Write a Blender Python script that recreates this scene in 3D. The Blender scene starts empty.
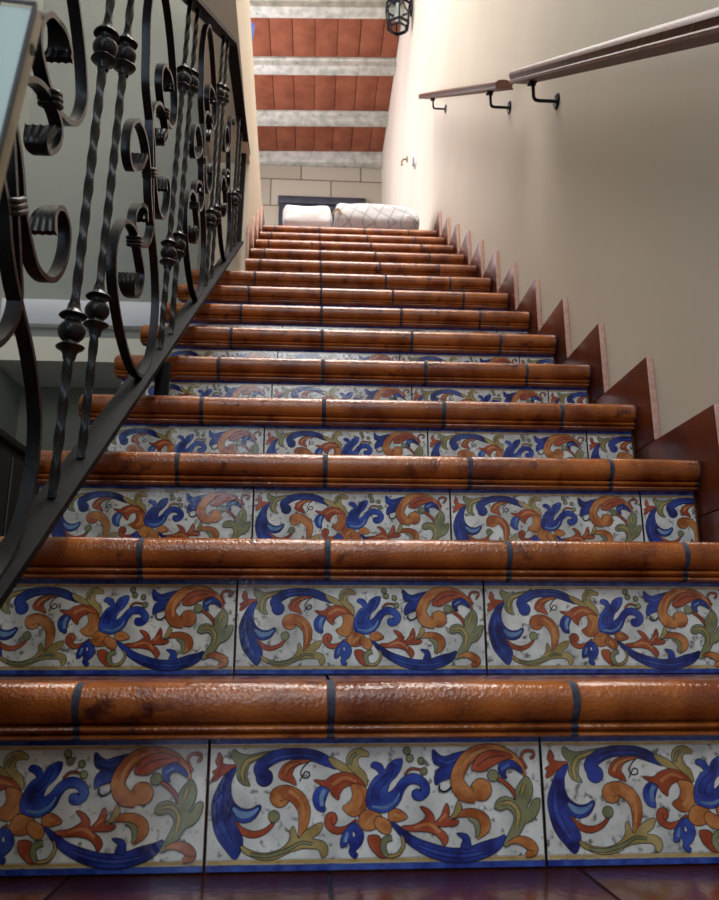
import bpy, bmesh, math, random
from mathutils import Vector, Matrix
random.seed(7)
PI = math.pi
COL = bpy.context.scene.collection
SC = bpy.context.scene
RUN, RISE, WN, WR, XR0, XE, XS = .22844, .175, .24275, .33063, -.1185, .637, .6455
XWALL, XFREE, XCUT = .660, -.4855, -.303
# ------------------------------------------------------------------ colours and materials
def lin(h):
    h = h.lstrip('#'); c = [int(h[i:i+2], 16)/255 for i in (0, 2, 4)]
    return tuple((v/12.92 if v <= .04045 else ((v+.055)/1.055)**2.4) for v in c) + (1,)
def mat(name, c1, c2=None, rough=.5, scale=8, detail=4, bump=0, bscale=60, metal=0, coat=0, spec=.5, lo=.35, hi=.65, transmission=0, alpha=1, emit=None, es=0, c3=None, s3=40, a3=.5, bdist=.01, stretch=(1,1,1), rand=True):
    m = bpy.data.materials.new(name); m.use_nodes = True
    nt = m.node_tree; N = nt.nodes; L = nt.links; b = N['Principled BSDF']
    b.inputs['Roughness'].default_value = rough; b.inputs['Metallic'].default_value = metal
    b.inputs['Coat Weight'].default_value = coat; b.inputs['Coat Roughness'].default_value = .12
    b.inputs['Specular IOR Level'].default_value = spec
    b.inputs['Transmission Weight'].default_value = transmission; b.inputs['Alpha'].default_value = alpha
    b.inputs['Base Color'].default_value = lin(c1)
    tc = N.new('ShaderNodeTexCoord'); mp = N.new('ShaderNodeMapping'); mp.inputs['Scale'].default_value = stretch
    L.new(tc.outputs['Object'], mp.inputs['Vector'])
    if rand:
        oi = N.new('ShaderNodeObjectInfo'); ml = N.new('ShaderNodeMath'); ml.operation = 'MULTIPLY'; ml.inputs[1].default_value = 37
        L.new(oi.outputs['Random'], ml.inputs[0]); L.new(ml.outputs[0], mp.inputs['Location'])
    if c2:
        n = N.new('ShaderNodeTexNoise'); n.inputs['Scale'].default_value = scale; n.inputs['Detail'].default_value = detail
        L.new(mp.outputs[0], n.inputs['Vector'])
        r = N.new('ShaderNodeValToRGB'); r.color_ramp.elements[0].position = lo; r.color_ramp.elements[1].position = hi
        r.color_ramp.elements[0].color = lin(c1); r.color_ramp.elements[1].color = lin(c2)
        L.new(n.outputs[0], r.inputs[0]); out = r.outputs[0]
        if c3:
            n3 = N.new('ShaderNodeTexNoise'); n3.inputs['Scale'].default_value = s3; n3.inputs['Detail'].default_value = 6
            L.new(mp.outputs[0], n3.inputs['Vector'])
            r3 = N.new('ShaderNodeValToRGB'); r3.color_ramp.elements[0].position = a3; r3.color_ramp.elements[1].position = a3+.12
            L.new(n3.outputs[0], r3.inputs[0])
            mx = N.new('ShaderNodeMixRGB'); L.new(r3.outputs[0], mx.inputs[0]); L.new(out, mx.inputs[1]); mx.inputs[2].default_value = lin(c3); out = mx.outputs[0]
        L.new(out, b.inputs['Base Color'])
    if bump:
        n2 = N.new('ShaderNodeTexNoise'); n2.inputs['Scale'].default_value = bscale; n2.inputs['Detail'].default_value = 3
        L.new(mp.outputs[0], n2.inputs['Vector'])
        bp = N.new('ShaderNodeBump'); bp.inputs['Strength'].default_value = bump; bp.inputs['Distance'].default_value = bdist
        L.new(n2.outputs[0], bp.inputs['Height']); L.new(bp.outputs[0], b.inputs['Normal'])
        if coat: L.new(bp.outputs[0], b.inputs['Coat Normal'])
    if emit: b.inputs['Emission Color'].default_value = lin(emit); b.inputs['Emission Strength'].default_value = es
    return m
M = {}
M['terra'] = mat('glazed_terracotta', '#72340f', '#ad6226', .22, 14, 5, .7, 260, coat=.28, c3='#48190a', s3=30, a3=.60, bdist=.0018)
M['terra_tread'] = mat('terracotta_tread', '#4a1c0d', '#642a13', .22, 7, 4, .25, 90, coat=.3, bdist=.002)
M['terra_dark'] = mat('dark_terracotta_skirting', '#4a2014', '#6b3018', .3, 8, 4, .2, 60, coat=.2, bdist=.002)
M['raw_clay'] = mat('raw_clay_edge', '#c09482', '#d0ab9b', .85, 90, 4, .3, 200, bdist=.002)
M['grout'] = mat('blue_grey_grout', '#232a38', '#3a4252', .8, 120, 3, .3, 250, bdist=.001)
M['cgrout'] = mat('tile_joint_grout', '#2a2320', '#3a3230', .9, 60)
M['clay_side'] = mat('stair_side_clay', '#43200f', '#5a2d18', .6, 20)
gl = dict(rough=.16, coat=.35, bump=.25, bscale=140, bdist=.0012)
M['W'] = mat('tile_white_glaze', '#bbbab4', '#e6e5de', scale=26, detail=9, c3='#6c6a66', s3=120, a3=.56, **gl)
M['K'] = mat('tile_outline', '#17161e', **gl)
M['B'] = mat('tile_blue', '#131b58', '#2c4296', scale=45, lo=.38, hi=.62, **gl)
M['V'] = mat('tile_royal_blue', '#1b2a7c', '#3a55a8', scale=45, lo=.38, hi=.62, **gl)
M['L'] = mat('tile_light_blue', '#50739c', '#7a9aba', scale=60, **gl)
M['O'] = mat('tile_orange', '#9a5128', '#c5834a', scale=45, lo=.4, hi=.6, **gl)
M['A'] = mat('tile_light_orange', '#b06a3a', '#c98c56', scale=55, **gl)
M['R'] = mat('tile_rust', '#8c3a20', '#b0583a', scale=55, **gl)
M['Y'] = mat('tile_ochre', '#917c46', '#b39f68', scale=55, **gl)
M['G'] = mat('tile_sage', '#6f7350', '#8e8f68', scale=55, **gl)
M['E'] = mat('tile_gold_line', '#a8884e', '#c2a670', scale=55, **gl)
M['D'] = mat('tile_border_blue', '#1d2f80', '#3a58ac', scale=70, **gl)
M['iron'] = mat('black_wrought_iron', '#0a090c', '#131116', .30, 40, 4, .35, 120, metal=.1, spec=.4, bdist=.0015)
M['ironbar'] = mat('black_iron_flat_bar', '#09080b', '#100f13', .5, 30, 4, .3, 150, metal=0, spec=.14, bdist=.001)
M['wood'] = mat('varnished_rail_wood', '#33170a', '#6b3a1c', .5, 10, 6, .1, 60, coat=0, spec=.3, stretch=(14, 1.2, 14), lo=.3, hi=.7)
M['paint'] = mat('cream_wall_paint', '#d3c9b6', '#dcd2bf', .75, 1.7, 4, .12, 18, lo=.3, hi=.7, bdist=.004, rand=False)
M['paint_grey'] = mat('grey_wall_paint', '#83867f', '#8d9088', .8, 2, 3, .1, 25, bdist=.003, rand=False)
M['paint_shade'] = mat('soffit_shade_paint', '#6f6e60', '#78776a', .85, 3, rand=False)  # shade under the bay soffit put into this darker wall colour
M['white_paint'] = mat('white_trim_paint', '#c9ccd2', '#d3d5da', .6, 3)
M['cream_trim'] = mat('cream_trim_paint', '#c9c5b4', '#d2cebe', .6, 3)
M['concrete'] = mat('pale_concrete', '#a7aca0', '#cfcfc4', .9, 14, 6, .5, 60, c3='#82958a', s3=22, a3=.60, bdist=.004)
M['black'] = mat('black_metal', '#16181c', None, .4, metal=.5)
M['dark_wood'] = mat('dark_slate_paint', '#30323c', '#3b3e49', .5, 12)
M['linen'] = mat('white_linen', '#e8e2e3', '#f0eaea', .9, 8, 3, .3, 30, bdist=.01)
M['panel'] = mat('pale_green_panel', '#8fa6a0', '#9bb0aa', .45, 4)
M['panel_edge'] = mat('tan_panel_edge', '#7d745c', '#94886c', .5, 30)
M['gasket'] = mat('dark_rubber_edge', '#23272b', None, .6)
M['glass'] = mat('clear_glass', '#e8eeee', None, .05, transmission=1.0)
M['bulb'] = mat('frosted_bulb', '#e6e8e6', None, .3)
M['blue'] = mat('blue_plastic', '#3b5fc0', None, .35)
M['plastic'] = mat('white_plastic', '#d8d2d2', None, .4)
M['toggle'] = mat('grey_toggle', '#6b6a72', None, .4)
M['brass'] = mat('aged_brass', '#7a6a4c', None, .4, metal=.6)
M['dark_cab'] = mat('very_dark_wood', '#1c130f', '#281b15', .5, 20)
M['tan'] = mat('tan_cord', '#9a8560', None, .8)
# clay ceiling blocks: fine ribs
m = mat('clay_ceiling_block', '#80432a', '#95573a', .85, 6, 4, rand=True); M['block'] = m
nt = m.node_tree; N = nt.nodes; L = nt.links
tc = N.new('ShaderNodeTexCoord'); wv = N.new('ShaderNodeTexWave'); wv.inputs['Scale'].default_value = 26; wv.bands_direction = 'X'
L.new(tc.outputs['Object'], wv.inputs[0]); bp = N.new('ShaderNodeBump'); bp.inputs['Strength'].default_value = .5; bp.inputs['Distance'].default_value = .004
L.new(wv.outputs[1], bp.inputs['Height']); L.new(bp.outputs[0], N['Principled BSDF'].inputs['Normal'])
# stone block wall
m = mat('sand_block_wall', '#c6b999', '#d3c8ab', .9, 9, 5, rand=False); M['stone'] = m
nt = m.node_tree; N = nt.nodes; L = nt.links
tc = N.new('ShaderNodeTexCoord'); mp = N.new('ShaderNodeMapping'); mp.inputs['Rotation'].default_value = (PI/2, 0, 0)
mp.inputs['Location'].default_value = (.80, -.005, 0)
L.new(tc.outputs['Object'], mp.inputs[0])
bk = N.new('ShaderNodeTexBrick'); bk.inputs['Scale'].default_value = 1; bk.inputs['Brick Width'].default_value = .62; bk.inputs['Row Height'].default_value = .31
bk.inputs['Mortar Size'].default_value = .007; bk.inputs['Mortar Smooth'].default_value = .2; bk.inputs['Mortar'].default_value = lin('#5c5648')
bk.inputs['Color1'].default_value = lin('#a39b89'); bk.inputs['Color2'].default_value = lin('#b0a897')
L.new(mp.outputs[0], bk.inputs[0])
L.new(bk.outputs['Color'], N['Principled BSDF'].inputs['Base Color'])
# plaid cloth
m = mat('grey_plaid_cloth', '#d3d1d2', None, .9, bump=.3, bscale=30, bdist=.01); M['plaid'] = m
nt = m.node_tree; N = nt.nodes; L = nt.links
tc = N.new('ShaderNodeTexCoord'); mp = N.new('ShaderNodeMapping'); mp.inputs['Rotation'].default_value = (0, 0, .5); L.new(tc.outputs['UV'], mp.inputs[0])
w1 = N.new('ShaderNodeTexWave'); w1.inputs['Scale'].default_value = 1.6; w2 = N.new('ShaderNodeTexWave'); w2.inputs['Scale'].default_value = 1.6; w2.bands_direction = 'Y'
mx = N.new('ShaderNodeMath'); mx.operation = 'MAXIMUM'; rp = N.new('ShaderNodeValToRGB')
L.new(mp.outputs[0], w1.inputs[0]); L.new(mp.outputs[0], w2.inputs[0]); L.new(w1.outputs[1], mx.inputs[0]); L.new(w2.outputs[1], mx.inputs[1])
rp.color_ramp.elements[0].position = .93; rp.color_ramp.elements[0].color = lin('#d6d3d4'); rp.color_ramp.elements[1].position = .99; rp.color_ramp.elements[1].color = lin('#b0b4b8')
L.new(mx.outputs[0], rp.inputs[0]); L.new(rp.outputs[0], N['Principled BSDF'].inputs['Base Color'])

# ------------------------------------------------------------------ mesh helpers
def mesh_from(name, bm, mats, angle=35):
    bmesh.ops.recalc_face_normals(bm, faces=bm.faces) if name not in ('riser_tile',) else None
    ca = math.radians(angle)
    for f in bm.faces: f.smooth = True
    for e in bm.edges:
        e.smooth = (len(e.link_faces) == 2 and e.calc_face_angle(0) < ca)
    me = bpy.data.meshes.new(name); bm.to_mesh(me); bm.free()
    for mm in (mats if isinstance(mats, (list, tuple)) else [mats]): me.materials.append(mm)
    return me
def link(name, me, parent=None, loc=(0, 0, 0)):
    o = bpy.data.objects.new(name, me); COL.objects.link(o); o.location = loc
    if parent: o.parent = parent
    return o
def obj(name, bm, mats, parent=None, loc=(0, 0, 0), angle=35): return link(name, mesh_from(name, bm, mats, angle), parent, loc)
def tag(o, label=None, cat=None, group=None, kind=None):
    if label: o['label'] = label
    if cat: o['category'] = cat
    if group: o['group'] = group
    if kind: o['kind'] = kind
    return o
def thing(name, label, cat, loc=(0, 0, 0), group=None):
    return tag(link(name, None, None, loc), label, cat, group)
def struct(name, bm, m, loc=(0, 0, 0)): return tag(obj(name, bm, m, None, loc), kind='structure')
def box(bm, x0, x1, y0, y1, z0, z1, mi=0, bevel=0):
    vs = [bm.verts.new((x, y, z)) for x in (x0, x1) for y in (y0, y1) for z in (z0, z1)]
    fs = []
    for q in ((0, 1, 3, 2), (4, 6, 7, 5), (0, 4, 5, 1), (2, 3, 7, 6), (0, 2, 6, 4), (1, 5, 7, 3)):
        f = bm.faces.new([vs[i] for i in q]); f.material_index = mi; fs.append(f)
    if bevel:
        es = {e for f in fs for e in f.edges}
        r = bmesh.ops.bevel(bm, geom=list(es), offset=bevel, segments=2, affect='EDGES', profile=.5)
        for f in r['faces']: f.material_index = mi
    return fs
def prism(bm, pts, axis, a0, a1, mi=0):
    """extrude a polygon; pts are the two other coordinates in order"""
    def mk(p, a):
        if axis == 'x': return (a, p[0], p[1])
        if axis == 'y': return (p[0], a, p[1])
        return (p[0], p[1], a)
    A = [bm.verts.new(mk(p, a0)) for p in pts]; B = [bm.verts.new(mk(p, a1)) for p in pts]
    n = len(pts); fs = [bm.faces.new(A[::-1]), bm.faces.new(B)]
    for i in range(n): fs.append(bm.faces.new((A[i], A[(i+1) % n], B[(i+1) % n], B[i])))
    for f in fs: f.material_index = mi
    return fs
def cat(pts, n=6, closed=False):
    out = []; N_ = len(pts)
    rng = range(N_) if closed else range(N_-1)
    for i in rng:
        if closed: p = [pts[(i+k) % N_] for k in (-1, 0, 1, 2)]
        else: p = [pts[max(0, i-1)], pts[i], pts[i+1], pts[min(N_-1, i+2)]]
        for j in range(n):
            t = j/n
            out.append(tuple(.5*(2*b+(c-a)*t+(2*a-5*b+4*c-d)*t*t+(3*b-a-3*c+d)*t**3) for a, b, c, d in zip(*p)))
    if not closed: out.append(tuple(pts[-1]))
    return out
def tube(bm, pts, r, seg=10, mi=0):
    rings = []; pts = [Vector(p) for p in pts]
    up = Vector((0, 0, 1)); t0 = (pts[1]-pts[0]).normalized()
    if abs(t0.dot(up)) > .9: up = Vector((0, 1, 0))
    nrm = (up-up.dot(t0)*t0).normalized()
    for i, p in enumerate(pts):
        t = (pts[min(i+1, len(pts)-1)]-pts[max(i-1, 0)]).normalized()
        nrm = (nrm-nrm.dot(t)*t).normalized(); bn = t.cross(nrm)
        rr = r[i] if isinstance(r, (list, tuple)) else r
        rings.append([bm.verts.new(p+rr*(math.cos(2*PI*k/seg)*nrm+math.sin(2*PI*k/seg)*bn)) for k in range(seg)])
    for a, b in zip(rings, rings[1:]):
        for k in range(seg): bm.faces.new((a[k], a[(k+1) % seg], b[(k+1) % seg], b[k])).material_index = mi
    bm.faces.new(rings[0][::-1]).material_index = mi; bm.faces.new(rings[-1]).material_index = mi
def lathe(bm, prof, c=(0, 0, 0), axis='z', seg=20, sq=0, mi=0):
    rings = []
    for h, r in prof:
        ring = []
        for k in range(seg):
            a = 2*PI*k/seg; rr = r*(1+sq*(abs(math.cos(a))**6+abs(math.sin(a))**6-.3)) if sq else r
            u, v = rr*math.cos(a), rr*math.sin(a)
            p = {'z': (u, v, h), 'x': (h, u, v), 'y': (v, h, u)}[axis]
            ring.append(bm.verts.new((p[0]+c[0], p[1]+c[1], p[2]+c[2])))
        rings.append(ring)
    for a, b in zip(rings, rings[1:]):
        for k in range(seg): bm.faces.new((a[k], a[(k+1) % seg], b[(k+1) % seg], b[k])).material_index = mi
    bm.faces.new(rings[0][::-1]).material_index = mi; bm.faces.new(rings[-1]).material_index = mi
# ------------------------------------------------------------------ the painted tile motif (tenths of a millimetre on the tile)
MOTIF = [
 ('p', 'R', [(100, 1076), (135, 1016), (131, 979), (193, 961), (268, 960), (265, 921), (188, 892), (131, 864), (90, 828), (54, 812), (43, 833), (61, 876), (41, 898), (78, 924), (93, 945), (68, 989), (78, 1033)]),
 ('p', 'G', [(228, 1091), (259, 1098), (288, 1073), (383, 1050), (524, 1074), (771, 1105), (803, 1089), (594, 1046), (466, 1000), (403, 968), (382, 914), (377, 839), (409, 769), (344, 779), (295, 818), (275, 884), (296, 955), (256, 986), (225, 1041)]),
 ('s', 'Y', [(343, 807, 24), (329, 893, 38), (373, 991, 38), (500, 1039, 24), (665, 1080, 9)]),
 ('s', 'B', [(517, 869, 94), (498, 923, 113), (561, 988, 118), (690, 1045, 104), (854, 1060, 99), (1021, 1040, 104), (1152, 989, 90), (1254, 922, 28)]),
 ('c', 'B', [547, 842, 80]),
 ('t', 'B', [(524, 851, 80), (503, 923, 90), (561, 985, 80)]),
 ('s', 'V', [(573, 972, 24), (713, 1031, 28), (926, 1045, 24), (1092, 1008, 14)]),
 ('p', 'Y', [(1171, 1022), (1259, 998), (1354, 942), (1430, 875), (1400, 854), (1306, 895), (1211, 949)]),
 ('p', 'Y', [(1354, 960), (1357, 1030), (1402, 1084), (1486, 1103), (1565, 1066), (1564, 1027), (1509, 1032), (1459, 1002), (1477, 929), (1537, 873), (1559, 764), (1513, 782), (1448, 857), (1389, 915)]),
 ('s', 'G', [(1382, 946, 24), (1401, 1018, 28), (1455, 1062, 19)]),
 ('p', 'R', [(1009, 996), (926, 1002), (808, 995), (726, 948), (685, 866), (717, 822), (788, 799), (858, 770), (838, 831), (815, 874), (849, 939), (931, 975)]),
 ('s', 'O', [(739, 865, 38), (786, 940, 38), (903, 984, 14)]),
 ('s', 'K', [(998, 996, 12), (939, 949, 14), (899, 884, 14), (928, 836, 14), (980, 843, 14), (984, 882, 14), (946, 892, 14), (916, 851, 14), (889, 802, 12)]),
 ('s', 'R', [(265, 467, 19), (332, 378, 52), (448, 333, 57), (562, 360, 43), (635, 422, 28), (650, 464, 19)]),
 ('c', 'G', [648, 491, 52]),
 ('p', 'B', [(264, 938), (166, 875), (93, 747), (48, 609), (61, 461), (104, 324), (188, 214), (289, 119), (348, 215), (353, 298), (308, 382), (265, 463), (353, 438), (456, 470), (521, 568), (497, 596), (442, 565), (350, 561), (267, 615), (227, 701), (226, 809), (252, 873)]),
 ('s', 'L', [(252, 573, 24), (328, 512, 61), (425, 517, 47), (497, 568, 14)]),
 ('s', 'V', [(136, 703, 33), (119, 554, 47), (171, 385, 47), (256, 258, 24)]),
 ('c', 'O', [701, 667, 94]),
 ('s', 'O', [(683, 693, 128), (765, 709, 123), (871, 658, 128), (935, 560, 118), (940, 454, 94), (918, 349, 57), (896, 291, 14)]),
 ('t', 'O', [(696, 667, 104), (723, 692, 104), (789, 696, 85)]),
 ('s', 'A', [(789, 721, 33), (895, 642, 33), (935, 518, 28), (923, 391, 19)]),
 ('p', 'Y', [(343, 236), (452, 188), (589, 168), (727, 207), (806, 284), (814, 362), (834, 401), (862, 350), (892, 293), (955, 359), (1048, 414), (1122, 425), (1095, 345), (1025, 290), (1123, 267), (1169, 214), (1165, 152), (1118, 123), (1084, 195), (1003, 205), (933, 206), (819, 180), (682, 121), (545, 113), (430, 147), (360, 186)]),
 ('s', 'G', [(430, 163, 19), (590, 143, 28), (772, 189, 28), (910, 255, 19), (1026, 242, 19)]),
 ('p', 'V', [(1181, 749), (1093, 759), (1034, 698), (1026, 623), (1066, 547), (1140, 531), (1136, 599), (1155, 663)]),
 ('s', 'L', [(1140, 728, 38), (1108, 664, 43), (1112, 578, 33)]),
 ('p', 'R', [(1029, 817), (1140, 810), (1211, 857), (1329, 883), (1453, 846), (1538, 753), (1494, 733), (1400, 767), (1319, 736), (1279, 672), (1272, 633), (1211, 679), (1176, 738), (1105, 768)]),
 ('s', 'A', [(1211, 770, 33), (1329, 833, 33), (1448, 798, 19)]),
 ('p', 'O', [(1400, 775), (1523, 754), (1558, 677), (1550, 587), (1492, 503), (1398, 487), (1312, 562), (1380, 607), (1413, 680)]),
 ('s', 'A', [(1471, 722, 33), (1484, 614, 47), (1422, 540, 33)]),
 ('p', 'O', [(1492, 507), (1563, 542), (1673, 503), (1703, 439), (1636, 372), (1538, 357), (1468, 410)]),
 ('s', 'A', [(1538, 400, 19), (1585, 452, 43), (1633, 483, 24)]),
 ('c', 'R', [1204, 466, 57]),
 ('s', 'R', [(1172, 481, 57), (1178, 411, 61), (1258, 359, 57), (1363, 382, 43), (1450, 454, 19)]),
 ('p', 'V', [(1421, 427), (1339, 361), (1297, 278), (1301, 209), (1346, 223), (1373, 256), (1389, 209), (1378, 172), (1400, 134), (1442, 114), (1459, 149), (1436, 175), (1494, 232), (1519, 305), (1495, 373)]),
 ('s', 'L', [(1362, 340, 24), (1339, 256, 33)]),
 ('s', 'W', [(1420, 343, 14), (1425, 307, 19)]),
 ('p', 'V', [(1591, 937), (1622, 977), (1694, 956), (1731, 901), (1768, 955), (1831, 994), (1901, 1000), (1892, 925), (1843, 847), (1777, 781), (1756, 692), (1821, 729), (1889, 813), (1989, 865), (2087, 845), (2163, 774), (2168, 691), (2109, 630), (2043, 622), (2000, 654), (2006, 707), (2058, 720), (2087, 693), (2079, 746), (2042, 772), (1973, 768), (1918, 711), (1876, 616), (1810, 553), (1724, 515), (1627, 528), (1555, 569), (1546, 662), (1581, 762), (1637, 839), (1676, 861), (1645, 907)]),
 ('s', 'B', [(1818, 961, 29), (1754, 837, 53), (1655, 749, 63), (1629, 639, 63)]),
 ('s', 'L', [(1603, 573, 15), (1725, 559, 29), (1823, 608, 24), (1873, 690, 15)]),
 ('p', 'O', [(1762, 504), (1822, 546), (1899, 523), (1946, 467), (1867, 436), (1783, 433)]),
 ('s', 'A', [(1809, 498, 34), (1880, 479, 24)]),
 ('p', 'O', [(1651, 479), (1728, 460), (1787, 415), (1776, 335), (1721, 325), (1661, 361), (1626, 418)]),
 ('s', 'A', [(1686, 428, 39), (1733, 368, 34)]),
 ('s', 'B', [(1785, 431, 15), (1890, 337, 63), (2008, 247, 88), (2175, 173, 117), (2343, 130, 122), (2537, 128, 126), (2708, 174, 136), (2833, 226, 97), (2911, 298, 15)]),
 ('p', 'B', [(2428, 319), (2524, 309), (2559, 258), (2556, 182), (2467, 194), (2489, 266)]),
 ('s', 'V', [(2055, 214, 19), (2246, 149, 29), (2487, 118, 29), (2707, 152, 19)]),
 ('p', 'R', [(1891, 387), (2013, 400), (2099, 442), (2136, 485), (2074, 564), (2155, 540), (2209, 473), (2212, 418), (2278, 476), (2305, 537), (2340, 590), (2363, 514), (2351, 448), (2453, 433), (2413, 390), (2309, 383), (2235, 380), (2307, 335), (2344, 269), (2305, 211), (2275, 259), (2216, 315), (2108, 343), (1962, 346)]),
 ('s', 'A', [(2012, 376, 19), (2159, 404, 29), (2266, 329, 34)]),
 ('s', 'A', [(2257, 428, 19), (2332, 493, 19)]),
 ('s', 'O', [(2360, 452, 19), (2492, 498, 58), (2602, 492, 92), (2685, 442, 122), (2698, 364, 112), (2621, 272, 29)]),
 ('s', 'G', [(2551, 455, 19), (2628, 410, 49), (2638, 322, 39), (2616, 276, 15)]),
 ('p', 'Y', [(2455, 617), (2486, 545), (2435, 473), (2380, 461), (2414, 524)]),
 ('p', 'R', [(1564, 307), (1660, 309), (1690, 254), (1694, 189), (1758, 130), (1692, 116), (1622, 163), (1575, 224)]),
 ('s', 'G', [(1741, 130, 39), (1707, 200, 53), (1725, 269, 53), (1797, 289, 44)]),
 ('s', 'Y', [(1753, 124, 19), (1849, 143, 29), (1907, 228, 24), (1889, 304, 15)]),
 ('s', 'R', [(1922, 853, 12), (1990, 912, 15), (2100, 899, 12)]),
 ('c', 'G', [1951, 1079, 33]),
 ('c', 'G', [1980, 1010, 33]),
 ('c', 'G', [2091, 986, 31]),
 ('c', 'G', [2117, 888, 33]),
 ('s', 'K', [(2406, 815, 15), (2379, 732, 19), (2315, 697, 19), (2268, 725, 19), (2276, 761, 17)]),
 ('p', 'B', [(2213, 1089), (2266, 1045), (2327, 1021), (2428, 1049), (2549, 1068), (2488, 979), (2435, 889), (2370, 822), (2294, 797), (2236, 762), (2223, 818), (2243, 886), (2285, 930), (2230, 954), (2208, 1011)]),
 ('s', 'V', [(2265, 999, 19), (2351, 963, 34), (2439, 996, 24)]),
 ('s', 'O', [(3137, 837, 19), (3074, 952, 63), (2949, 1050, 88), (2755, 1085, 102), (2590, 1033, 117), (2493, 927, 126), (2448, 803, 131), (2507, 690, 151), (2634, 647, 112)]),
 ('c', 'O', [2686, 713, 102]),
 ('t', 'O', [(2452, 780, 92), (2507, 690, 117), (2597, 652, 97), (2660, 676, 73)]),
 ('s', 'K', [(2585, 760, 7), (2612, 724, 10), (2596, 697, 7)]),
 ('s', 'A', [(2978, 1031, 24), (2755, 1081, 29), (2576, 1006, 34), (2490, 870, 34), (2494, 735, 29)]),
 ('s', 'R', [(3156, 905, 15), (3103, 1009, 19), (3144, 1066, 19), (3220, 1065, 19), (3229, 1018, 19), (3191, 1000, 15)]),
 ('p', 'R', [(2596, 909), (2651, 1004), (2716, 1054), (2830, 1077), (2947, 1053), (3020, 1010), (2926, 986), (2823, 942), (2720, 885), (2646, 886)]),
 ('s', 'K', [(2648, 931, 7), (2776, 1007, 10), (2940, 1027, 7)]),
 ('p', 'B', [(2867, 921), (2924, 966), (3013, 980), (3090, 917), (3111, 855), (3021, 905), (2950, 899), (2933, 851), (2946, 817), (2891, 836)]),
 ('s', 'L', [(2896, 898, 19), (2973, 942, 19)]),
 ('s', 'R', [(2846, 823, 24), (2938, 765, 32), (3008, 692, 32), (3033, 617, 24)]),
 ('c', 'G', [2810, 842, 52]),
 ('p', 'G', [(3141, 832), (3075, 770), (3028, 691), (3033, 608), (2943, 644), (2850, 621), (2817, 550), (2874, 522), (2937, 541), (2992, 502), (3003, 435), (2962, 344), (2889, 218), (2930, 202), (3038, 291), (3109, 400), (3185, 432), (3252, 519), (3270, 624), (3202, 610), (3160, 539), (3134, 555), (3184, 632), (3202, 722), (3182, 795)]),
 ('s', 'Y', [(2877, 582, 24), (2977, 587, 34), (3046, 501, 39), (3026, 369, 29)]),
 ('s', 'Y', [(3125, 769, 24), (3087, 668, 34)]),
 ('s', 'O', [(2939, 228, 19), (3031, 252, 63), (3127, 224, 92), (3177, 158, 92), (3100, 109, 29)]),
]
PAL = ['W', 'K', 'B', 'V', 'L', 'O', 'A', 'R', 'Y', 'G', 'E', 'D']
TH = .1235
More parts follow.
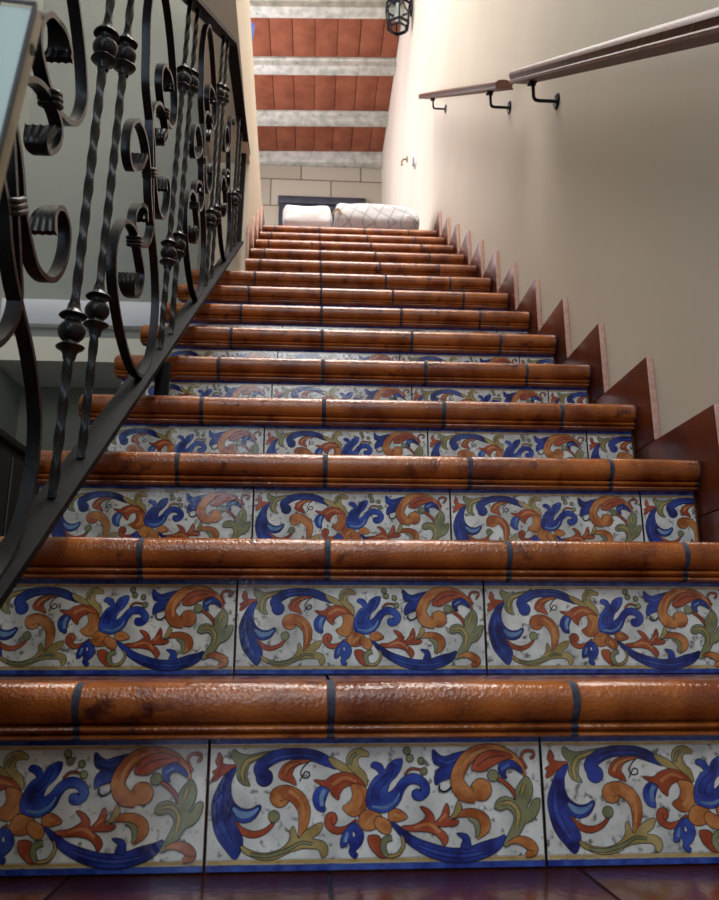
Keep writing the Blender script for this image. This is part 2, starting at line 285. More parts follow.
def tile_mesh(x0, x1):
    """painted tile, left-bottom corner at 0; only the part from x0 to x1 is kept (a cut tile)"""
    bm = bmesh.new(); g = .0012
    box(bm, g, WR-g, 0, .007, .0004, TH, 1, .0006)
    cnt = [0]
    def face(pts, y, ci):
        try: f = bm.faces.new([bm.verts.new((a, -y, b)) for a, b in pts])
        except ValueError: return
        f.material_index = ci; f.normal_update()
        if f.normal.y > 0: f.normal_flip()
    def strip(c, y, ci):
        L_, R_ = [], []
        for i, p in enumerate(c):
            q0, q1 = c[max(0, i-1)], c[min(len(c)-1, i+1)]
            dx, dz = q1[0]-q0[0], q1[1]-q0[1]; l = math.hypot(dx, dz) or 1
            nx, nz = -dz/l*p[2], dx/l*p[2]
            L_.append(bm.verts.new((p[0]+nx, -y, p[1]+nz))); R_.append(bm.verts.new((p[0]-nx, -y, p[1]-nz)))
        for i in range(len(c)-1):
            try: f = bm.faces.new((L_[i], R_[i], R_[i+1], L_[i+1]))
            except ValueError: continue
            f.material_index = ci; f.normal_update()
            if f.normal.y > 0: f.normal_flip()
    e = .000010
    def rect(a, b, c, d, ci, y): face([(a, c), (b, c), (b, d), (a, d)], y, ci)
    rect(.0016, WR-.0016, .0066, .1152, 0, e*.5)
    rect(.0014, WR-.0014, .0012, .0062, 11, e)
    rect(.0022, WR-.0022, .0068, .0072, 1, e); rect(.0022, WR-.0022, .0076, .0108, 10, e); rect(.0022, WR-.0022, .0112, .0115, 1, e)
    rect(.0022, WR-.0022, .1112, .1115, 1, e); rect(.0022, WR-.0022, .1119, .1146, 10, e)
    rect(.0014, WR-.0014, .1154, TH-.0010, 11, e)
    for i, (k, c, pts) in enumerate(MOTIF):
        ci = PAL.index(c); y = e*2+i*2*e; thin = c in 'LAK' or (k == 's' and c in 'GY' and max(p[2] for p in pts) <= 16) or (k == 's' and c in 'VB' and max(p[2] for p in pts) < 27 and len(pts) <= 4)
        ol = .0007
        if k == 'c':
            x, z, r = [v*1e-4 for v in pts]
            for rr, yy, cc in ((r+ol, y, 1), (r-.0001, y+e, ci)):
                face([(x+rr*math.cos(a*PI/12), z+rr*math.sin(a*PI/12)) for a in range(24)], yy, cc)
        elif k == 't':
            strip(cat([(a_*1e-4, b_*1e-4, w*.5e-4) for a_, b_, w in pts], 5), y+e, ci)
        elif k == 's':
            c_ = [(a*1e-4, b*1e-4, w*.5e-4) for a, b, w in pts]
            if not thin:
                strip(cat([(a, b, w+ol) for a, b, w in c_], 5), y, 1)
            strip(cat(c_, 5), y+e, ci)
        else:
            c_ = cat([(a*1e-4, b*1e-4) for a, b in pts], 3, True)
            area = sum(c_[j][0]*c_[(j+1) % len(c_)][1]-c_[(j+1) % len(c_)][0]*c_[j][1] for j in range(len(c_)))
            s = 1 if area > 0 else -1; out = []
            for j in range(len(c_)):
                q0, q1 = c_[j-1], c_[(j+1) % len(c_)]; dx, dz = q1[0]-q0[0], q1[1]-q0[1]; l = math.hypot(dx, dz) or 1
                out.append((c_[j][0]+s*dz/l*ol, c_[j][1]-s*dx/l*ol))
            face(out, y, 1); face(c_, y+e, ci)
    for lim, nx in ((x0, -1), (x1, 1)):
        if (nx < 0 and lim > .001) or (nx > 0 and lim < WR-.001):
            bmesh.ops.bisect_plane(bm, geom=bm.verts[:]+bm.edges[:]+bm.faces[:], plane_co=(lim, 0, 0), plane_no=(nx, 0, 0), clear_outer=True)
    bmesh.ops.triangulate(bm, faces=[f for f in bm.faces if len(f.verts) > 4])
    return mesh_from('riser_tile', bm, [M[c] for c in PAL], 25)
_tc = {}
def riser_tile(x0, x1):
    key = (round(x0, 3), round(x1, 3))
    if key not in _tc: _tc[key] = tile_mesh(x0, x1)
    return _tc[key]

# ------------------------------------------------------------------ nosing tile: bullnose with two beads, profile in (y, z) below the tread top
def nose_profile():
    p = [(.052, 0)]
    c = (-.0139, -.0195)
    for i in range(13):
        a = PI/2+PI*i/12*1.0
        p.append((c[0]+.0198*math.cos(a), c[1]+.0195*math.sin(a)))
    p += [(-.0135, -.0398)]
    c = (-.0165, -.0435)
    for i in range(7):
        a = PI/2+PI*i/6; p.append((c[0]+.0068*math.cos(a), c[1]+.0036*math.sin(a)))
    p += [(-.0142, -.0478)]
    c = (-.0140, -.0510)
    for i in range(6):
        a = PI/2+PI*i/5; p.append((c[0]+.0062*math.cos(a), c[1]+.0029*math.sin(a)))
    p += [(-.0005, -.0542), (-.0005, -.016), (.052, -.012)]
    return p
NP = nose_profile()
def inset(pts, d):
    n = len(pts); out = []
    for j in range(n):
        q0, q1 = pts[j-1], pts[(j+1) % n]; dx, dz = q1[0]-q0[0], q1[1]-q0[1]; l = math.hypot(dx, dz) or 1
        out.append((pts[j][0]-dz/l*d, pts[j][1]+dx/l*d))
    return out
_nc = {}
def nosing(length, round_left):
    key = (round(length, 4), round_left)
    if key in _nc: return _nc[key]
    bm = bmesh.new()
    secs = []
    cx, cz = .004, -.022
    def sec(x, k): return [(x, cx+(y-cx)*k, cz+(z-cz)*k) for y, z in NP]
    if round_left:
        for i in range(6):
            a = PI/2*i/5; secs.append(sec(.016*(1-math.cos(PI/2-a)) if i < 5 else .016, 0))
        secs = [sec(.016-.016*math.cos(PI/2*i/6), .35+.65*math.sin(PI/2*i/6)) for i in range(7)]
    else: secs = [sec(0, .965), sec(.0012, 1)]
    secs += [sec(length-.0012, 1), sec(length, .965)]
    V = [[bm.verts.new(p) for p in s] for s in secs]; n = len(NP)
    for a, b in zip(V, V[1:]):
        for i in range(n): bm.faces.new((a[i], a[(i+1) % n], b[(i+1) % n], b[i]))
    bm.faces.new(V[0]); bm.faces.new(V[-1][::-1])
    _nc[key] = mesh_from('nosing_tile', bm, M['terra'], 40)
    return _nc[key]
def tree_skirting(depth, facex, thick):
    """one skirting tile; its near edge is raw clay"""
    bm = bmesh.new()
    fs = box(bm, 0, thick, 0, depth, .0015, RISE, 0, .0012)
    bm.normal_update()
    for f in bm.faces:
        if f.normal.y < -.5: f.material_index = 1
    return mesh_from('skirting_tile', bm, [M['terra_dark'], M['raw_clay']])

# ------------------------------------------------------------------ staircase
NST = 14
stairs = thing('staircase', 'long tiled staircase with terracotta nosings and hand painted blue and orange risers', 'staircase')
skR = tree_skirting(.335, XS, XWALL-XS-.0005); skL = tree_skirting(.335, 0, .0115)
for k in range(NST):
    y0, z0 = k*RUN, k*RISE
    xl = -.470 if k < 9 else XCUT
    bm = bmesh.new()
    d = RUN+.0074 if k < 13 else .06
    box(bm, xl, XS-.001 if k else XS-.001, .0074, d, (-.175 if k else -.0035), RISE-.014)
    step = obj('stair_step', bm, M['clay_side'], stairs, (0, y0, z0))
    # tread tiles behind the nosing
    if k < 13:
        bm = bmesh.new(); xs = [xl]+[j*WN for j in range(-2, 3) if j*WN > xl+.01]+[XS-.002]
        for a, b in zip(xs, xs[1:]): box(bm, a+.002, b-.002, .056, RUN+.006, RISE-.0135, RISE, 0, .001)
        obj('tread', bm, M['terra_tread'], step)
    # riser tiles
    for j in range(-2, 3):
        a, b = XR0+j*WR, XR0+(j+1)*WR
        a2, b2 = max(a, xl+.002), min(b, XE)
        if b2-a2 < .01: continue
        o = link('riser_tile', riser_tile(a2-a, b2-a), step, (a, 0, 0))
    # nosing tiles and their grout
    xf = XFREE if k < 9 else XCUT
    xs = [xf]+[j*WN for j in range(-1, 3) if j*WN > xf+.02]+[XE]
    for i, (a, b) in enumerate(zip(xs, xs[1:])):
        a2 = a if i == 0 else a+.0032; b2 = b if i == len(xs)-2 else b-.0032
        jx = random.uniform(-.0006, .0006)
        link('nosing_tile', nosing(b2-a2, i == 0 and k < 9), step, (a2, jx, RISE))
    bm = bmesh.new(); gp = inset(NP, .0006)
    prism(bm, gp, 'x', xf+.03, XE+.0018)
    obj('grout', bm, M['grout'], step, (0, 0, RISE), 40)
    if k >= 0:
        link('skirting_tile', skR, step, (XS, -.086, .0793))
    if k >= 10: link('skirting_tile', skL, step, (-.3178, -.086, .0793))

# ------------------------------------------------------------------ wrought iron railing
def RP(y, h, dx=0): return Vector((-.35+.015*h+dx, y, .266+.7535*y+h))
rail = thing('iron_railing', 'black wrought iron railing with scrolls and twisted bars, left of the stairs', 'railing', (-.35, -.33, 0))
RO = Vector((-.35, -.33, 0))
def rloc(v): return (v[0]-RO[0], v[1]-RO[1], v[2]-RO[2])
Y0, Y1 = -.345, 2.185
def flatbar(bm, path, w, t):
    """flat bar along path in the railing plane, w across (x), t thick"""
    rings = []
    for i, p in enumerate(path):
        tg = (path[min(i+1, len(path)-1)]-path[max(i-1, 0)]).normalized(); n = Vector((1, 0, 0)).cross(tg).normalized()
        rings.append([bm.verts.new(p+Vector((sx*w/2, 0, 0))+n*sz*t/2) for sx, sz in ((-1, -1), (1, -1), (1, 1), (-1, 1))])
    for a, b in zip(rings, rings[1:]):
        for k in range(4): bm.faces.new((a[k], a[(k+1) % 4], b[(k+1) % 4], b[k]))
    bm.faces.new(rings[0][::-1]); bm.faces.new(rings[-1])
HT = .913
bm = bmesh.new(); flatbar(bm, [RP(Y0, -.005)-RO, RP(Y1, -.005)-RO], .042, .010); obj('bottom_rail', bm, M['ironbar'], rail)
zt = RP(1.53, HT)[2]
bm = bmesh.new(); flatbar(bm, [RP(Y0, HT+.005)-RO, RP(1.525, HT+.005)-RO, Vector((-.336, 1.555, zt+.008))-RO, Vector((-.336, Y1, zt+.008))-RO], .040, .012); obj('top_rail', bm, M['ironbar'], rail)
def upright(y, h0, h1, w, name='post', dy=.02):
    bm = bmesh.new(); a, b = RP(y, h0)-RO, RP(y, h1)-RO
    vs = []
    for p in (a, b): vs.append([bm.verts.new(p+Vector((sx*w/2, sy*dy/2, 0))) for sx, sy in ((-1, -1), (1, -1), (1, 1), (-1, 1))])
    for k in range(4): bm.faces.new((vs[0][k], vs[0][(k+1) % 4], vs[1][(k+1) % 4], vs[1][k]))
    bm.faces.new(vs[0][::-1]); bm.faces.new(vs[1]); return obj(name, bm, M['ironbar'], rail)
upright(Y0+.015, -.012, HT, .03, 'post', .03)
upright(2.165, -.012, zt-RP(2.165, 0)[2], .026, 'post', .026)
def foot(y, k):
    bm = bmesh.new(); x = -.331
    z1 = .266+.7535*y-.012; z0 = (k+1)*RISE
    box(bm, x-.014, x+.014, y-.006, y+.006, z0, z1, 0)
    box(bm, x-.022, x+.022, y-.018, y+.018, z0, z0+.004, 0)
    obj('foot_post', bm, M['ironbar'], rail, rloc((0, 0, 0)))
foot(.70, 3)
# twisted bar with two knops
def baluster_mesh(h1):
    bm = bmesh.new(); s = .0058; n = 150; rings = []
    tot = h1
    for i in range(n+1):
        h = tot*i/n; dxx = .015*h
        ang = PI/2*h/.046; rr = s
        for hc in (.228, .685):
            dd = abs(h-hc)
            if dd < .04: rr = s*1.12
        wob = 1+.10*math.cos(4*ang)
        ring = []
        for q in range(8):
            a = ang*.0+q*PI/4+PI/4
            r_ = rr*(1.17 if q % 2 == 0 else 1.0)
            # rotating square section seen as alternating facets
            a2 = a+ang
            ring.append(bm.verts.new((dxx+r_*math.cos(a2), r_*math.sin(a2), h)))
        rings.append(ring)
    for a, b in zip(rings, rings[1:]):
        for q in range(8): bm.faces.new((a[q], a[(q+1) % 8], b[(q+1) % 8], b[q]))
    bm.faces.new(rings[0][::-1]); bm.faces.new(rings[-1])
    return mesh_from('baluster', bm, M['iron'], 28)
bme = baluster_mesh(HT)
bm = bmesh.new()
pr = [(-.042, .0082), (-.034, .0095), (-.0290, .0125), (-.0258, .0180), (-.0238, .0192), (-.0224, .0184), (-.0206, .0108)]
for i in range(1, 12):
    a = PI*i/12; pr.append((-.0178*math.cos(a), max(.0090, .0185*math.sin(a))))
pr += [(-q, r) for q, r in pr[6::-1]]
pr = [(a*.95, b*.93) for a, b in pr]
lathe(bm, pr, seg=24, sq=.10); kme = mesh_from('knop', bm, M['iron'], 40)
def baluster(y):
    b = link('baluster', bme, rail, rloc(RP(y, 0)))
    for h in (.228, .685): link('knop', kme, b, (.015*h, 0, h))
    return b
P0 = .585
PAIRS = [-.43+P0*i for i in range(5)]
for i in range(5):
    for dy in (0, .104):
        y = -.418+P0*i+dy
        if y < Y0+.02 or y > 2.13: continue
        if y > 1.53:    # under the level part of the top rail
            h1 = zt-RP(y, 0)[2]
            b = link('baluster', baluster_mesh(h1), rail, rloc(RP(y, 0)))
            for h in (.228, .685):
                if h < h1-.05: link('knop', kme, b, (.015*h, 0, h))
        else: baluster(y)
# scrolls
CA = [(-.098, .492), (-.106, .468), (-.143, .465), (-.176, .495), (-.184, .53), (-.170, .556), (-.138, .562), (-.090, .538), (-.050, .497), (-.020, .448), (-.002, .405), (.022, .36), (.055, .31), (.095, .25), (.135, .175), (.154, .11), (.149, .048), (.118, .010), (.066, .006), (-.006, .05), (-.085, .128), (-.147, .207), (-.185, .271), (-.197, .32), (-.186, .352), (-.158, .366), (-.118, .356), (-.080, .333), (-.052, .302), (-.022, .265), (.000, .235), (.000, .208), (-.024, .195), (-.062, .208), (-.086, .236), (-.082, .252)]
CB = [(-y*(.93 if i < 8 else (1.0 if i < 14 else .86)), .893-h) for i, (y, h) in enumerate(CA)]
CB = [(y, h+({23: .012, 24: .020, 25: .024, 26: .022, 27: .016, 28: .008}.get(i, 0))) for i, (y, h) in enumerate(CB)]
half = [(-.050, .352), (-.042, .372), (-.066, .386), (-.094, .376), (-.094, .350), (-.068, .322), (-.030, .298), (.008, .290), (.036, .302), (.043, .332), (.024, .385)]
CS = half+[(0, .448)]+[(-y, .896-h) for y, h in half[::-1]]
def scroll_mesh(pts, tail0, tail1, w0=.0155, t=.0068):
    c = cat(pts, 7); n = len(c)
    P = [Vector((.015*h, y, .7535*y+h)) for y, h in c]
    ln = [0]
    for i in range(1, n): ln.append(ln[-1]+(P[i]-P[i-1]).length)
    bm = bmesh.new(); rings = []; m = 13
    for i in range(n):
        tg = (P[min(i+1, n-1)]-P[max(i-1, 0)]).normalized(); nn = Vector((1, 0, 0)).cross(tg).normalized()
        f = 0
        for on_, dist in ((tail0, ln[i]), (tail1, ln[-1]-ln[i])):
            if on_: f = max(f, max(0, 1-dist/.055))
        f = f**.8 if f > 0 else 0
        w = w0+f*.019; th = t+f*.003
        top, bot = [], []
        for q in range(m):
            u = -1+2*q/(m-1); g = -.0022*f*(.5-.5*math.cos(PI*(u+1)*4)) if f > 0 else 0
            top.append(P[i]+Vector((u*w/2, 0, 0))+nn*(th/2+g)); bot.append(P[i]+Vector((-u*w/2, 0, 0))-nn*(th/2+g))
        rings.append([bm.verts.new(p) for p in top+bot])
    k2 = 2*m
    for a, b in zip(rings, rings[1:]):
        for q in range(k2): bm.faces.new((a[q], a[(q+1) % k2], b[(q+1) % k2], b[q]))
    bm.faces.new(rings[0][::-1]); bm.faces.new(rings[-1])
    return mesh_from('scroll', bm, M['iron'], 50)
mA, mB, mS = scroll_mesh(CA, True, True), scroll_mesh(CB, True, True), scroll_mesh(CS, True, True)
def collar_mesh(tg, wy, wx):
    bm = bmesh.new(); tg = Vector(tg).normalized(); nn = Vector((1, 0, 0)).cross(tg).normalized()
    for r in (-1, 0, 1):
        ring = []
        for k in range(25):
            a = 2*PI*k/24; sx, sy = math.cos(a), math.sin(a)
            ring.append(Vector((wx*math.copysign(abs(sx)**.5, sx), 0, 0))+nn*wy*math.copysign(abs(sy)**.5, sy)+tg*(r*.0062+.002*math.sin(a)))
        tube(bm, ring, .0036, 8)
    return mesh_from('collar', bm, M['iron'], 60)
def tdir(c, i):
    a, b = c[i-1], c[i+1]; return (0, b[0]-a[0], .7535*(b[0]-a[0])+b[1]-a[1])
cm_mid = collar_mesh(tdir(CA, 9), .0185, .0105); cm_low = collar_mesh((0, .5, -.75), .0110, .0105); cm_up = cm_low
for i in range(4):
    y = -.073+P0*i
    if i == 3: y = 1.668
    c = rloc(RP(y, 0)); names = (('lower', mA), ('upper', mB), ('s', mS))
    if i == 3:
        # under the level rail the ornament is cut short: only the lower scroll and the s-curve fit
        a = link('scroll', mA, rail, c)
        link('collar', cm_low, a, (.015*.312, -.064, -.7535*.064+.312))
        s = link('scroll', scroll_mesh(CS[:18], True, False), rail, c)
        continue
    a = link('scroll', mA, rail, c); b = link('scroll', mB, rail, c); s = link('scroll', mS, rail, c)
    link('collar', cm_low, a, (.015*.312, -.064, -.7535*.064+.312))
    link('collar', cm_up, b, (.015*.584, .064, .7535*.064+.584))
    link('collar', cm_mid, s, (.015*.448, 0, .448))

# ------------------------------------------------------------------ wooden handrails on the right wall
def handrail(y0, y1, zb0, slope, label, brackets, tall=1):
    xc = .592
    t = thing('handrail', label, 'handrail', (xc, y0, zb0), 'wooden handrails on the right wall')
    pr = [(-.030, 0), (.030, 0), (.030, .006), (.0265, .0095), (.0275, .014), (.030, .020), (.0275, .0275), (.021, .0335), (.011, .0372), (0, .0385), (-.011, .0372), (-.021, .0335), (-.0275, .0275), (-.030, .020), (-.0275, .014), (-.0265, .0095), (-.030, .006)]
    pr = [(x, z*tall) for x, z in pr]
    bm = bmesh.new(); L_ = y1-y0
    A = [bm.verts.new((x, 0, z)) for x, z in pr]; B = [bm.verts.new((x, L_, z+slope*L_)) for x, z in pr]
    for i in range(len(pr)): bm.faces.new((A[i], A[(i+1) % len(pr)], B[(i+1) % len(pr)], B[i]))
    bm.faces.new(A[::-1]); bm.faces.new(B)
    obj('rail', bm, M['wood'], t, angle=30)
    for yb in brackets:
        dy = yb-y0; zz = slope*dy
        bm = bmesh.new(); zf = zz-.066
        pts = cat([(0, 0, zz+.002), (0, 0, zf+.03), (0, 0, zf+.012), (.004, 0, zf+.003), (.014, 0, zf), (.030, 0, zf), (XWALL-xc-.003, 0, zf)], 5)
        tube(bm, pts, .0050, 12)
        box(bm, -.012, .012, -.016, .016, zz-.006, zz-.002)
        for v in bm.verts: v.co.y += dy
        br = obj('bracket', bm, M['black'], t)
        bm = bmesh.new(); lathe(bm, [(XWALL-xc-.007, .006), (XWALL-xc-.006, .018), (XWALL-xc-.003, .0225), (XWALL-xc-.0003, .0225)], (0, dy, zf), 'x', 24)
        for q in (0, 2*PI/3, 4*PI/3):
            lathe(bm, [(XWALL-xc-.0085, .001), (XWALL-xc-.007, .003), (XWALL-xc-.005, .003)], (0, dy+.014*math.cos(q), zf+.014*math.sin(q)), 'x', 8)
        obj('flange', bm, M['black'], br, angle=50)
handrail(-.14, 1.15, 1.887-.757*1.29, .757, 'dark varnished wooden handrail nearest the camera on the right wall', [-.03, 1.02], 1.38)
handrail(1.31, 2.97, 2.0, .79, 'reddish wooden handrail further up the right wall, beyond the gap between the two rails', [1.49, 2.66])

# ------------------------------------------------------------------ setting
bm = bmesh.new(); box(bm, XWALL, XWALL+.15, -2.2, 6.4, -.2, 5.32); struct('wall_right', bm, M['paint'])
bm = bmesh.new(); box(bm, -1.6, XWALL+.15, 6.25, 6.4, 2.2, 5.32); struct('wall_back', bm, M['stone'])
# wall on the left of the upper flight, open below for the railing
bm = bmesh.new()
prism(bm, [(3.02, 2.10), (3.02, 2.57), (-.6, 2.57+3.62*.302), (-.6, 2.31+2.81*.2), (2.21, 2.31), (2.21, 1.2), (3.02, 1.6)], 'x', -.49, -.3185)
struct('wall_left', bm, M['paint'])
bm = bmesh.new(); box(bm, -2.2, XS-.002, 2.9985, 6.25, 2.27, 2.4485); 
fl = struct('floor_upper', bm, M['terra_tread'])
# lower landing with square tiles
bm = bmesh.new(); box(bm, -1.21, XWALL-.0005, -2.2, .20, -.05, -.004, 1)
for i in range(-5, 3):
    for j in range(-9, 0):
        xa, xb = max(i*WN, -1.21), min((i+1)*WN, XS-.002)
        if xb-xa > .02: box(bm, xa+.002, xb-.002, (j)*WN+.002, (j+1)*WN-(.002 if j < -1 else .0008), -.006, 0, 0, .0004)
box(bm, -1.21, -.4725, -.0005, 2.25, -.0035, 0, 0)
box(bm, -1.21, -.4725, .2005, 2.25, -.05, -.0036, 1)
struct('floor', bm, [M['terra_tread'], M['grout']])
# left bay beyond the railing
bm = bmesh.new(); box(bm, -1.36, -1.21, -2.2, 2.4, -.05, 5.2); struct('wall_left_bay', bm, M['paint_grey'])
bm = bmesh.new(); box(bm, -1.21, -.4905, 2.0, 2.4, 1.353, 5.2); struct('wall_bay_back', bm, M['paint_grey'])
bm = bmesh.new(); box(bm, -1.21, -.4905, 2.25, 2.4, 0.001, 1.256); struct('wall_bay_lower', bm, M['paint_shade'])
bm = bmesh.new(); box(bm, -1.21, -.4905, 1.95, 2.4, 1.257, 1.353); struct('trim_1', bm, M['cream_trim'])
bm = bmesh.new(); box(bm, -1.21, -.4905, 1.962, 1.9995, 1.41, 1.512, 0, .002); struct('trim_2', bm, M['white_paint'])
# ceiling: clay blocks between concrete beams
bm = bmesh.new(); box(bm, -1.6, XWALL, 3.4, 6.25, 5.262, 5.32, 1)
yb = [3.64, 4.30, 4.98, 5.66, 6.25]
for a, b in zip(yb, yb[1:]):
    for i in range(-8, 5):
        xa = -.05+i*.19; xb = min(xa+.19, XWALL)
        if xa < XWALL-.02: box(bm, xa+.0025, xb-.0025, a-.01, b-.07, 5.232, 5.261, 0, .003)
for v in bm.verts: v.co.y = min(6.249, v.co.y+.050*(XWALL-v.co.x))
struct('ceiling', bm, [M['block'], M['cgrout']])
for i, y in enumerate(yb):
    bm = bmesh.new(); y1 = (4.33, 4.30, 4.97, 5.66, 6.249)[i] if i else 3.64
    y1 = (3.62, 4.30, 4.935, 5.625, 6.235)[i]
    zb = 5.15 if i < 4 else 5.112
    box(bm, -1.6, XWALL-.001, y1-.115, y1, zb, 5.262, 0, .006)
    if i < 4: box(bm, -1.6, XWALL-.001, y1-.135, y1+.012, 5.205, 5.231, 0, .004)
    for v in bm.verts: v.co.y = min(6.2495, v.co.y+.050*(XWALL-v.co.x))
    struct('trim_%d' % (i+3), bm, M['concrete'])
# dark door frame in the end wall
bm = bmesh.new()
box(bm, -.40, -.33, 6.215, 6.249, 2.45, 4.72, 0, .004); box(bm, .41, .48, 6.215, 6.249, 2.45, 4.72, 0, .004)
box(bm, -.33, .41, 6.235, 6.249, 2.46, 4.66); box(bm, -.25, .33, 6.228, 6.236, 2.6, 4.50, 0, .003)
box(bm, -.41, .49, 6.20, 6.249, 4.65, 4.735, 0, .006)
struct('door_1', bm, M['dark_wood'])

# bedding at the top of the stairs
def soft(bm, x0, x1, y0, y1, z0, z1, amp=.008, nx=28, ny=10, rad=.04, skew=None, seed=1):
    import mathutils
    nz = 6; P = {}
    def pt(i, j, k):
        u, v, w = i/nx*2-1, j/ny*2-1, k/nz*2-1
        hx, hy, hz = (x1-x0)/2, (y1-y0)/2, (z1-z0)/2
        p = Vector((u*hx, v*hy, w*hz)); r = min(rad, hz*.9)
        q = Vector((max(-hx+r, min(hx-r, p.x)), max(-hy+r, min(hy-r, p.y)), max(-hz+r, min(hz-r, p.z))))
        d = p-q
        if d.length > 1e-6: p = q+d.normalized()*r
        nse = mathutils.noise.noise_vector(Vector((p.x*9+seed, p.y*9, p.z*14)))*amp*2
        p += nse
        P_ = p+Vector(((x0+x1)/2, (y0+y1)/2, (z0+z1)/2))
        if skew: P_ = skew(P_)
        if P_.z < z0: P_.z = z0
        return P_
    def V(i, j, k):
        if (i, j, k) not in P: P[(i, j, k)] = bm.verts.new(pt(i, j, k))
        return P[(i, j, k)]
    for i in range(nx):
        for j in range(ny):
            for k in (0, nz): bm.faces.new((V(i, j, k), V(i+1, j, k), V(i+1, j+1, k), V(i, j+1, k)))
    for i in range(nx):
        for k in range(nz):
            for j in (0, ny): bm.faces.new((V(i, j, k), V(i+1, j, k), V(i+1, j, k+1), V(i, j, k+1)))
    for j in range(ny):
        for k in range(nz):
            for i in (0, nx): bm.faces.new((V(i, j, k), V(i, j+1, k), V(i, j+1, k+1), V(i, j, k+1)))
bm = bmesh.new(); soft(bm, -.20, .56, 3.22, 3.85, 2.4495, 2.598, .004, seed=3)
tag(obj('mattress', bm, M['linen'], angle=80), 'thin white mattress on the upper floor, lying under the duvet and blanket', 'mattress')
bm = bmesh.new(); soft(bm, -.215, .072, 3.19, 3.83, 2.609, 2.745, .005, seed=9, rad=.035)
tag(obj('duvet', bm, M['linen'], angle=80), 'plain white folded duvet on the left half of the mattress upstairs', 'duvet')
bm = bmesh.new(); soft(bm, .084, .590, 3.16, 3.80, 2.610, 2.752, .005, seed=5, rad=.045, skew=lambda p: Vector((p.x, p.y, p.z-.14*max(0, (p.x-.40)/.2)**2*.5 if p.z > 2.68 else p.z)))
bm.verts.ensure_lookup_table()
uvl = bm.loops.layers.uv.new('UVMap')
for f in bm.faces:
    for l in f.loops: l[uvl].uv = (l.vert.co.x*3.0, (l.vert.co.z+l.vert.co.y*.8)*3.0)
bk_ = obj('blanket', bm, M['plaid'], angle=80); tag(bk_, 'white blanket with thin grey plaid lines on the right half of the mattress', 'blanket')
bm = bmesh.new(); tube(bm, cat([(0, 0, 0), (.012, -.004, .02), (.028, -.006, .033), (.040, -.004, .022), (.052, 0, .0)], 5), .006, 8); tube(bm, cat([(.028, -.006, .033), (.03, -.01, .01), (.045, -.008, -.01)], 4), .004, 8)
tag(obj('cord', bm, M['tan'], loc=(.075, 3.140, 2.645)), 'short tan cord end showing on the front of the plaid blanket', 'cord')

# wall lantern
lt = thing('wall_lantern', 'small hexagonal black metal lantern with clear glass on the right wall under the beams', 'lantern', (XWALL, 3.8, 4.74))
def hexpts(r, z): return [Vector((-.106+r*math.cos(PI/6+i*PI/3), r*math.sin(PI/6+i*PI/3), z)) for i in range(6)]
H = [hexpts(.062, -.16), hexpts(.082, -.13), hexpts(.095, .03), hexpts(.05, .10)]
bm = bmesh.new()
for h, r in zip((H[0], H[1], H[2]), (.007, .009, .009)):
    for i in range(6): tube(bm, [h[i], h[(i+1) % 6]], r, 6)
for i in range(6): tube(bm, [H[0][i], H[1][i], H[2][i], H[3][i]], .006, 6)
a = [bm.verts.new(p) for p in H[3]]; bm.faces.new(a)
lathe(bm, [(.09, .05), (.12, .03), (.13, .01), (.16, .008)], (-.106, 0, 0), 'z', 12)
obj('frame', bm, M['black'], lt)
bm = bmesh.new()
for i in range(6):
    for lo, hi in ((H[1], H[2]), (H[0], H[1])):
        q = [lo[i], lo[(i+1) % 6], hi[(i+1) % 6], hi[i]]; c = Vector((-.106, 0, 0))
        o_ = [bm.verts.new(p) for p in q]; n_ = [bm.verts.new(p+(Vector((-.106, 0, p.z))-p).normalized()*.002) for p in q]
        bm.faces.new(o_); bm.faces.new(n_[::-1])
        for e_ in range(4): bm.faces.new((o_[e_], n_[e_], n_[(e_+1) % 4], o_[(e_+1) % 4]))
obj('glass_pane', bm, M['glass'], lt)
bm = bmesh.new(); lathe(bm, [(-.09, .004), (-.08, .020), (-.05, .028), (-.02, .022), (.01, .014), (.06, .014)], (-.106, 0, 0), 'z', 16); obj('bulb', bm, M['bulb'], lt)
bm = bmesh.new(); tube(bm, cat([(-.106, 0, .155), (-.106, 0, .19), (-.07, 0, .215), (-.03, 0, .18), (-.012, 0, .10)], 5), .008, 8)
box(bm, -.014, -.0006, -.03, .03, -.02, .16, 0, .004); obj('bracket', bm, M['black'], lt)

# small fittings on the right wall
sw = thing('light_switch', 'slim light switch with grey toggle on the bright far end of the right wall', 'switch', (XWALL, 3.80, 3.50))
bm = bmesh.new(); box(bm, -.010, -.0006, -.035, .035, -.055, .075, 0, .003); obj('plate', bm, M['plastic'], sw)
bm = bmesh.new(); box(bm, -.020, -.010, -.008, .022, -.045, .012, 0, .003); obj('toggle', bm, M['toggle'], sw)
hk = thing('wall_hook', 'small aged brass hook on the right wall beside the light switch', 'hook', (XWALL, 4.22, 3.80))
bm = bmesh.new(); lathe(bm, [(-.006, .022), (-.0006, .024)], (0, 0, 0), 'x', 16); tube(bm, cat([(-.005, 0, 0), (-.03, 0, -.005), (-.045, 0, -.03), (-.04, -.0, -.05), (-.05, 0, -.055)], 4), .006, 8)
obj('hook_body', bm, M['brass'], hk)
bm = bmesh.new(); lathe(bm, [(0, .020), (.002, .022), (.075, .028), (.078, .028), (.076, .024), (.006, .018)], (0, 0, 0), 'z', 20)
tag(obj('plastic_cup', bm, M['blue'], loc=(-.338, 2.10, 2.868)), 'small blue plastic cup standing on the sloping top edge of the left wall', 'cup')

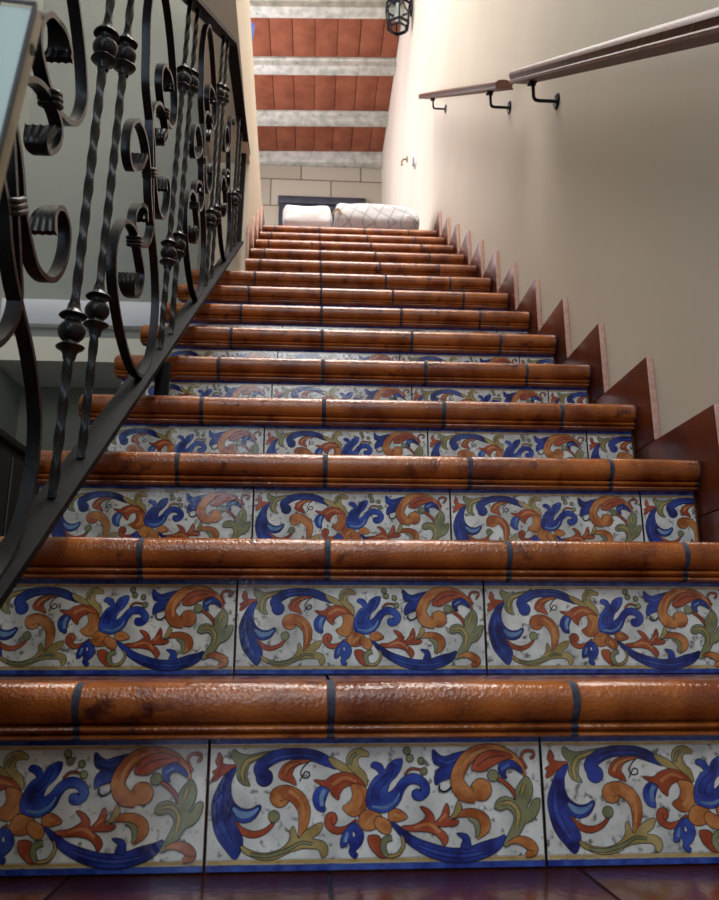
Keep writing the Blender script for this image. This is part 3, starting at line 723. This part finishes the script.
# open panel door at the very left foreground
pd = thing('door_panel', 'pale green-grey door panel tilted at the left edge of the foreground, with a latch hole', 'panel', (-.196, -.42, .0))
pd.rotation_euler = (0, math.radians(5.3), 0)
bm = bmesh.new(); box(bm, -.50, 0, -.001, .011, .002, .5825, 0, .002); obj('leaf', bm, M['panel'], pd)
bm = bmesh.new(); box(bm, -.50, .002, -.0025, -.0013, .5828, .5858, 0, .0005); box(bm, .0003, .0022, -.0025, .001, .002, .5858, 0, .0004); obj('edge_seal', bm, M['gasket'], pd)
bm = bmesh.new(); box(bm, -.0003, .0022, .0012, .011, .002, .584, 0, .0004); obj('edge_strip', bm, M['panel_edge'], pd)
bm = bmesh.new(); lathe(bm, [(.0018, .0035), (.0028, .0035)], (0, .006, .558), 'x', 16, mi=0); obj('latch_hole', bm, M['gasket'], pd)
pd.location = (-.1955-.585*math.sin(math.radians(5.3)), -.42, .0015)

# dark low cupboard in the bay below the railing
cb = thing('cupboard', 'very dark wooden low cupboard in the gloomy bay behind the railing', 'cupboard', (-1.05, 1.9, 0))
bm = bmesh.new(); box(bm, -.155, .02, -.60, .30, .002, .875, 0, .006); obj('body', bm, M['dark_cab'], cb)
bm = bmesh.new(); box(bm, -.158, -.0+.035, -.615, .315, .8755, .90, 0, .004); obj('top', bm, M['dark_cab'], cb)
for j in (0, 1):
    bm = bmesh.new(); box(bm, .0205, .032, -.58+j*.44, -.16+j*.44, .08, .84, 0, .003); d_ = obj('door', bm, M['dark_cab'], cb)
    bm = bmesh.new(); lathe(bm, [(.0325, .004), (.045, .009), (.052, .004)], (0, -.19+j*.1, .55), 'x', 12); obj('knob', bm, M['brass'], d_)

# ------------------------------------------------------------------ light
def area(name, loc, rot, sx, sy, power, col, spread=PI):
    l = bpy.data.lights.new(name, 'AREA'); l.shape = 'RECTANGLE'; l.size = sx; l.size_y = sy; l.energy = power; l.color = col; l.spread = spread
    o = bpy.data.objects.new(name, l); COL.objects.link(o); o.location = loc; o.rotation_euler = rot; return o
def frame_bars(name, cx, cy, cz, w, hgt, flat):
    bm = bmesh.new()
    for s_ in (-1, 0, 1):
        if flat: box(bm, cx+s_*w/2-.02, cx+s_*w/2+.02, cy-hgt/2, cy+hgt/2, cz, cz+.05)
        else: box(bm, cx+s_*w/2-.02, cx+s_*w/2+.02, cy, cy+.05, cz-hgt/2, cz+hgt/2)
    for s_ in (-1, 1):
        if flat: box(bm, cx-w/2-.02, cx+w/2+.02, cy+s_*hgt/2-.02, cy+s_*hgt/2+.02, cz, cz+.05)
        else: box(bm, cx-w/2-.02, cx+w/2+.02, cy, cy+.05, cz+s_*hgt/2-.02, cz+s_*hgt/2+.02)
    return struct(name, bm, M['white_paint'])
frame_bars('assumed_skylight_frame', .1, 1.4, 5.27, 1.0, 2.4, True)  # frame of an assumed skylight above the stairs, out of view
frame_bars('fill_light_frame', -.15, -2.15, 2.5, .9, 1.3, False)  # frame added around the fill light, unseen behind the camera
area('assumed_skylight_light', (.1, 1.4, 5.25), (0, 0, 0), 1.0, 2.4, 185, (1.0, .95, .91))  # light from overhead through the assumed, unseen skylight
area('assumed_hall_window_light', (-1.5, 4.4, 4.0), (0, -PI/2, 0), 1.4, 1.8, 78, (.98, .91, 1.0))  # light from an assumed hall window on the left; no window is built
area('front_fill_light', (-.15, -2.08, 2.5), (math.radians(62), 0, 0), .9, 1.3, 32, (.90, .94, 1.0))  # fill light added behind the camera to brighten the riser fronts
frame_bars('added_glare_frame', -.62, -2.15, 1.0, .42, 1.9, False)  # frame added around the bluish glare light, unseen behind the camera
area('added_glare_light', (-.62, -2.08, 1.0), (PI/2, 0, 0), .38, 1.8, 11, (.62, .80, 1.0))  # bluish light added behind the camera for tile glare and bar highlights
w = bpy.data.worlds.new('World'); SC.world = w; w.use_nodes = True
w.node_tree.nodes['Background'].inputs[0].default_value = (.62, .72, .85, 1); w.node_tree.nodes['Background'].inputs[1].default_value = .25

# ------------------------------------------------------------------ camera
F, PT, YW, RL = 773.201, .25731, .06317, -.00082
cam = bpy.data.cameras.new('camera'); co = bpy.data.objects.new('camera', cam); COL.objects.link(co)
fwd = Vector((math.sin(YW)*math.cos(PT), math.cos(YW)*math.cos(PT), math.sin(PT))); right = Vector((math.cos(YW), -math.sin(YW), 0)); up = right.cross(fwd)
r2 = math.cos(RL)*right+math.sin(RL)*up; u2 = -math.sin(RL)*right+math.cos(RL)*up
co.matrix_world = Matrix(((r2.x, u2.x, -fwd.x, -.02206), (r2.y, u2.y, -fwd.y, -.81835), (r2.z, u2.z, -fwd.z, .20177), (0, 0, 0, 1)))
cam.sensor_fit = 'HORIZONTAL'; cam.sensor_width = 36; cam.lens = F/719*36; cam.clip_start = .02
cam.dof.use_dof = True; cam.dof.focus_distance = 1.35; cam.dof.aperture_fstop = 14
SC.camera = co
SC.view_settings.view_transform = 'Standard'; SC.view_settings.look = 'None'; SC.view_settings.exposure = 0; SC.view_settings.gamma = 1
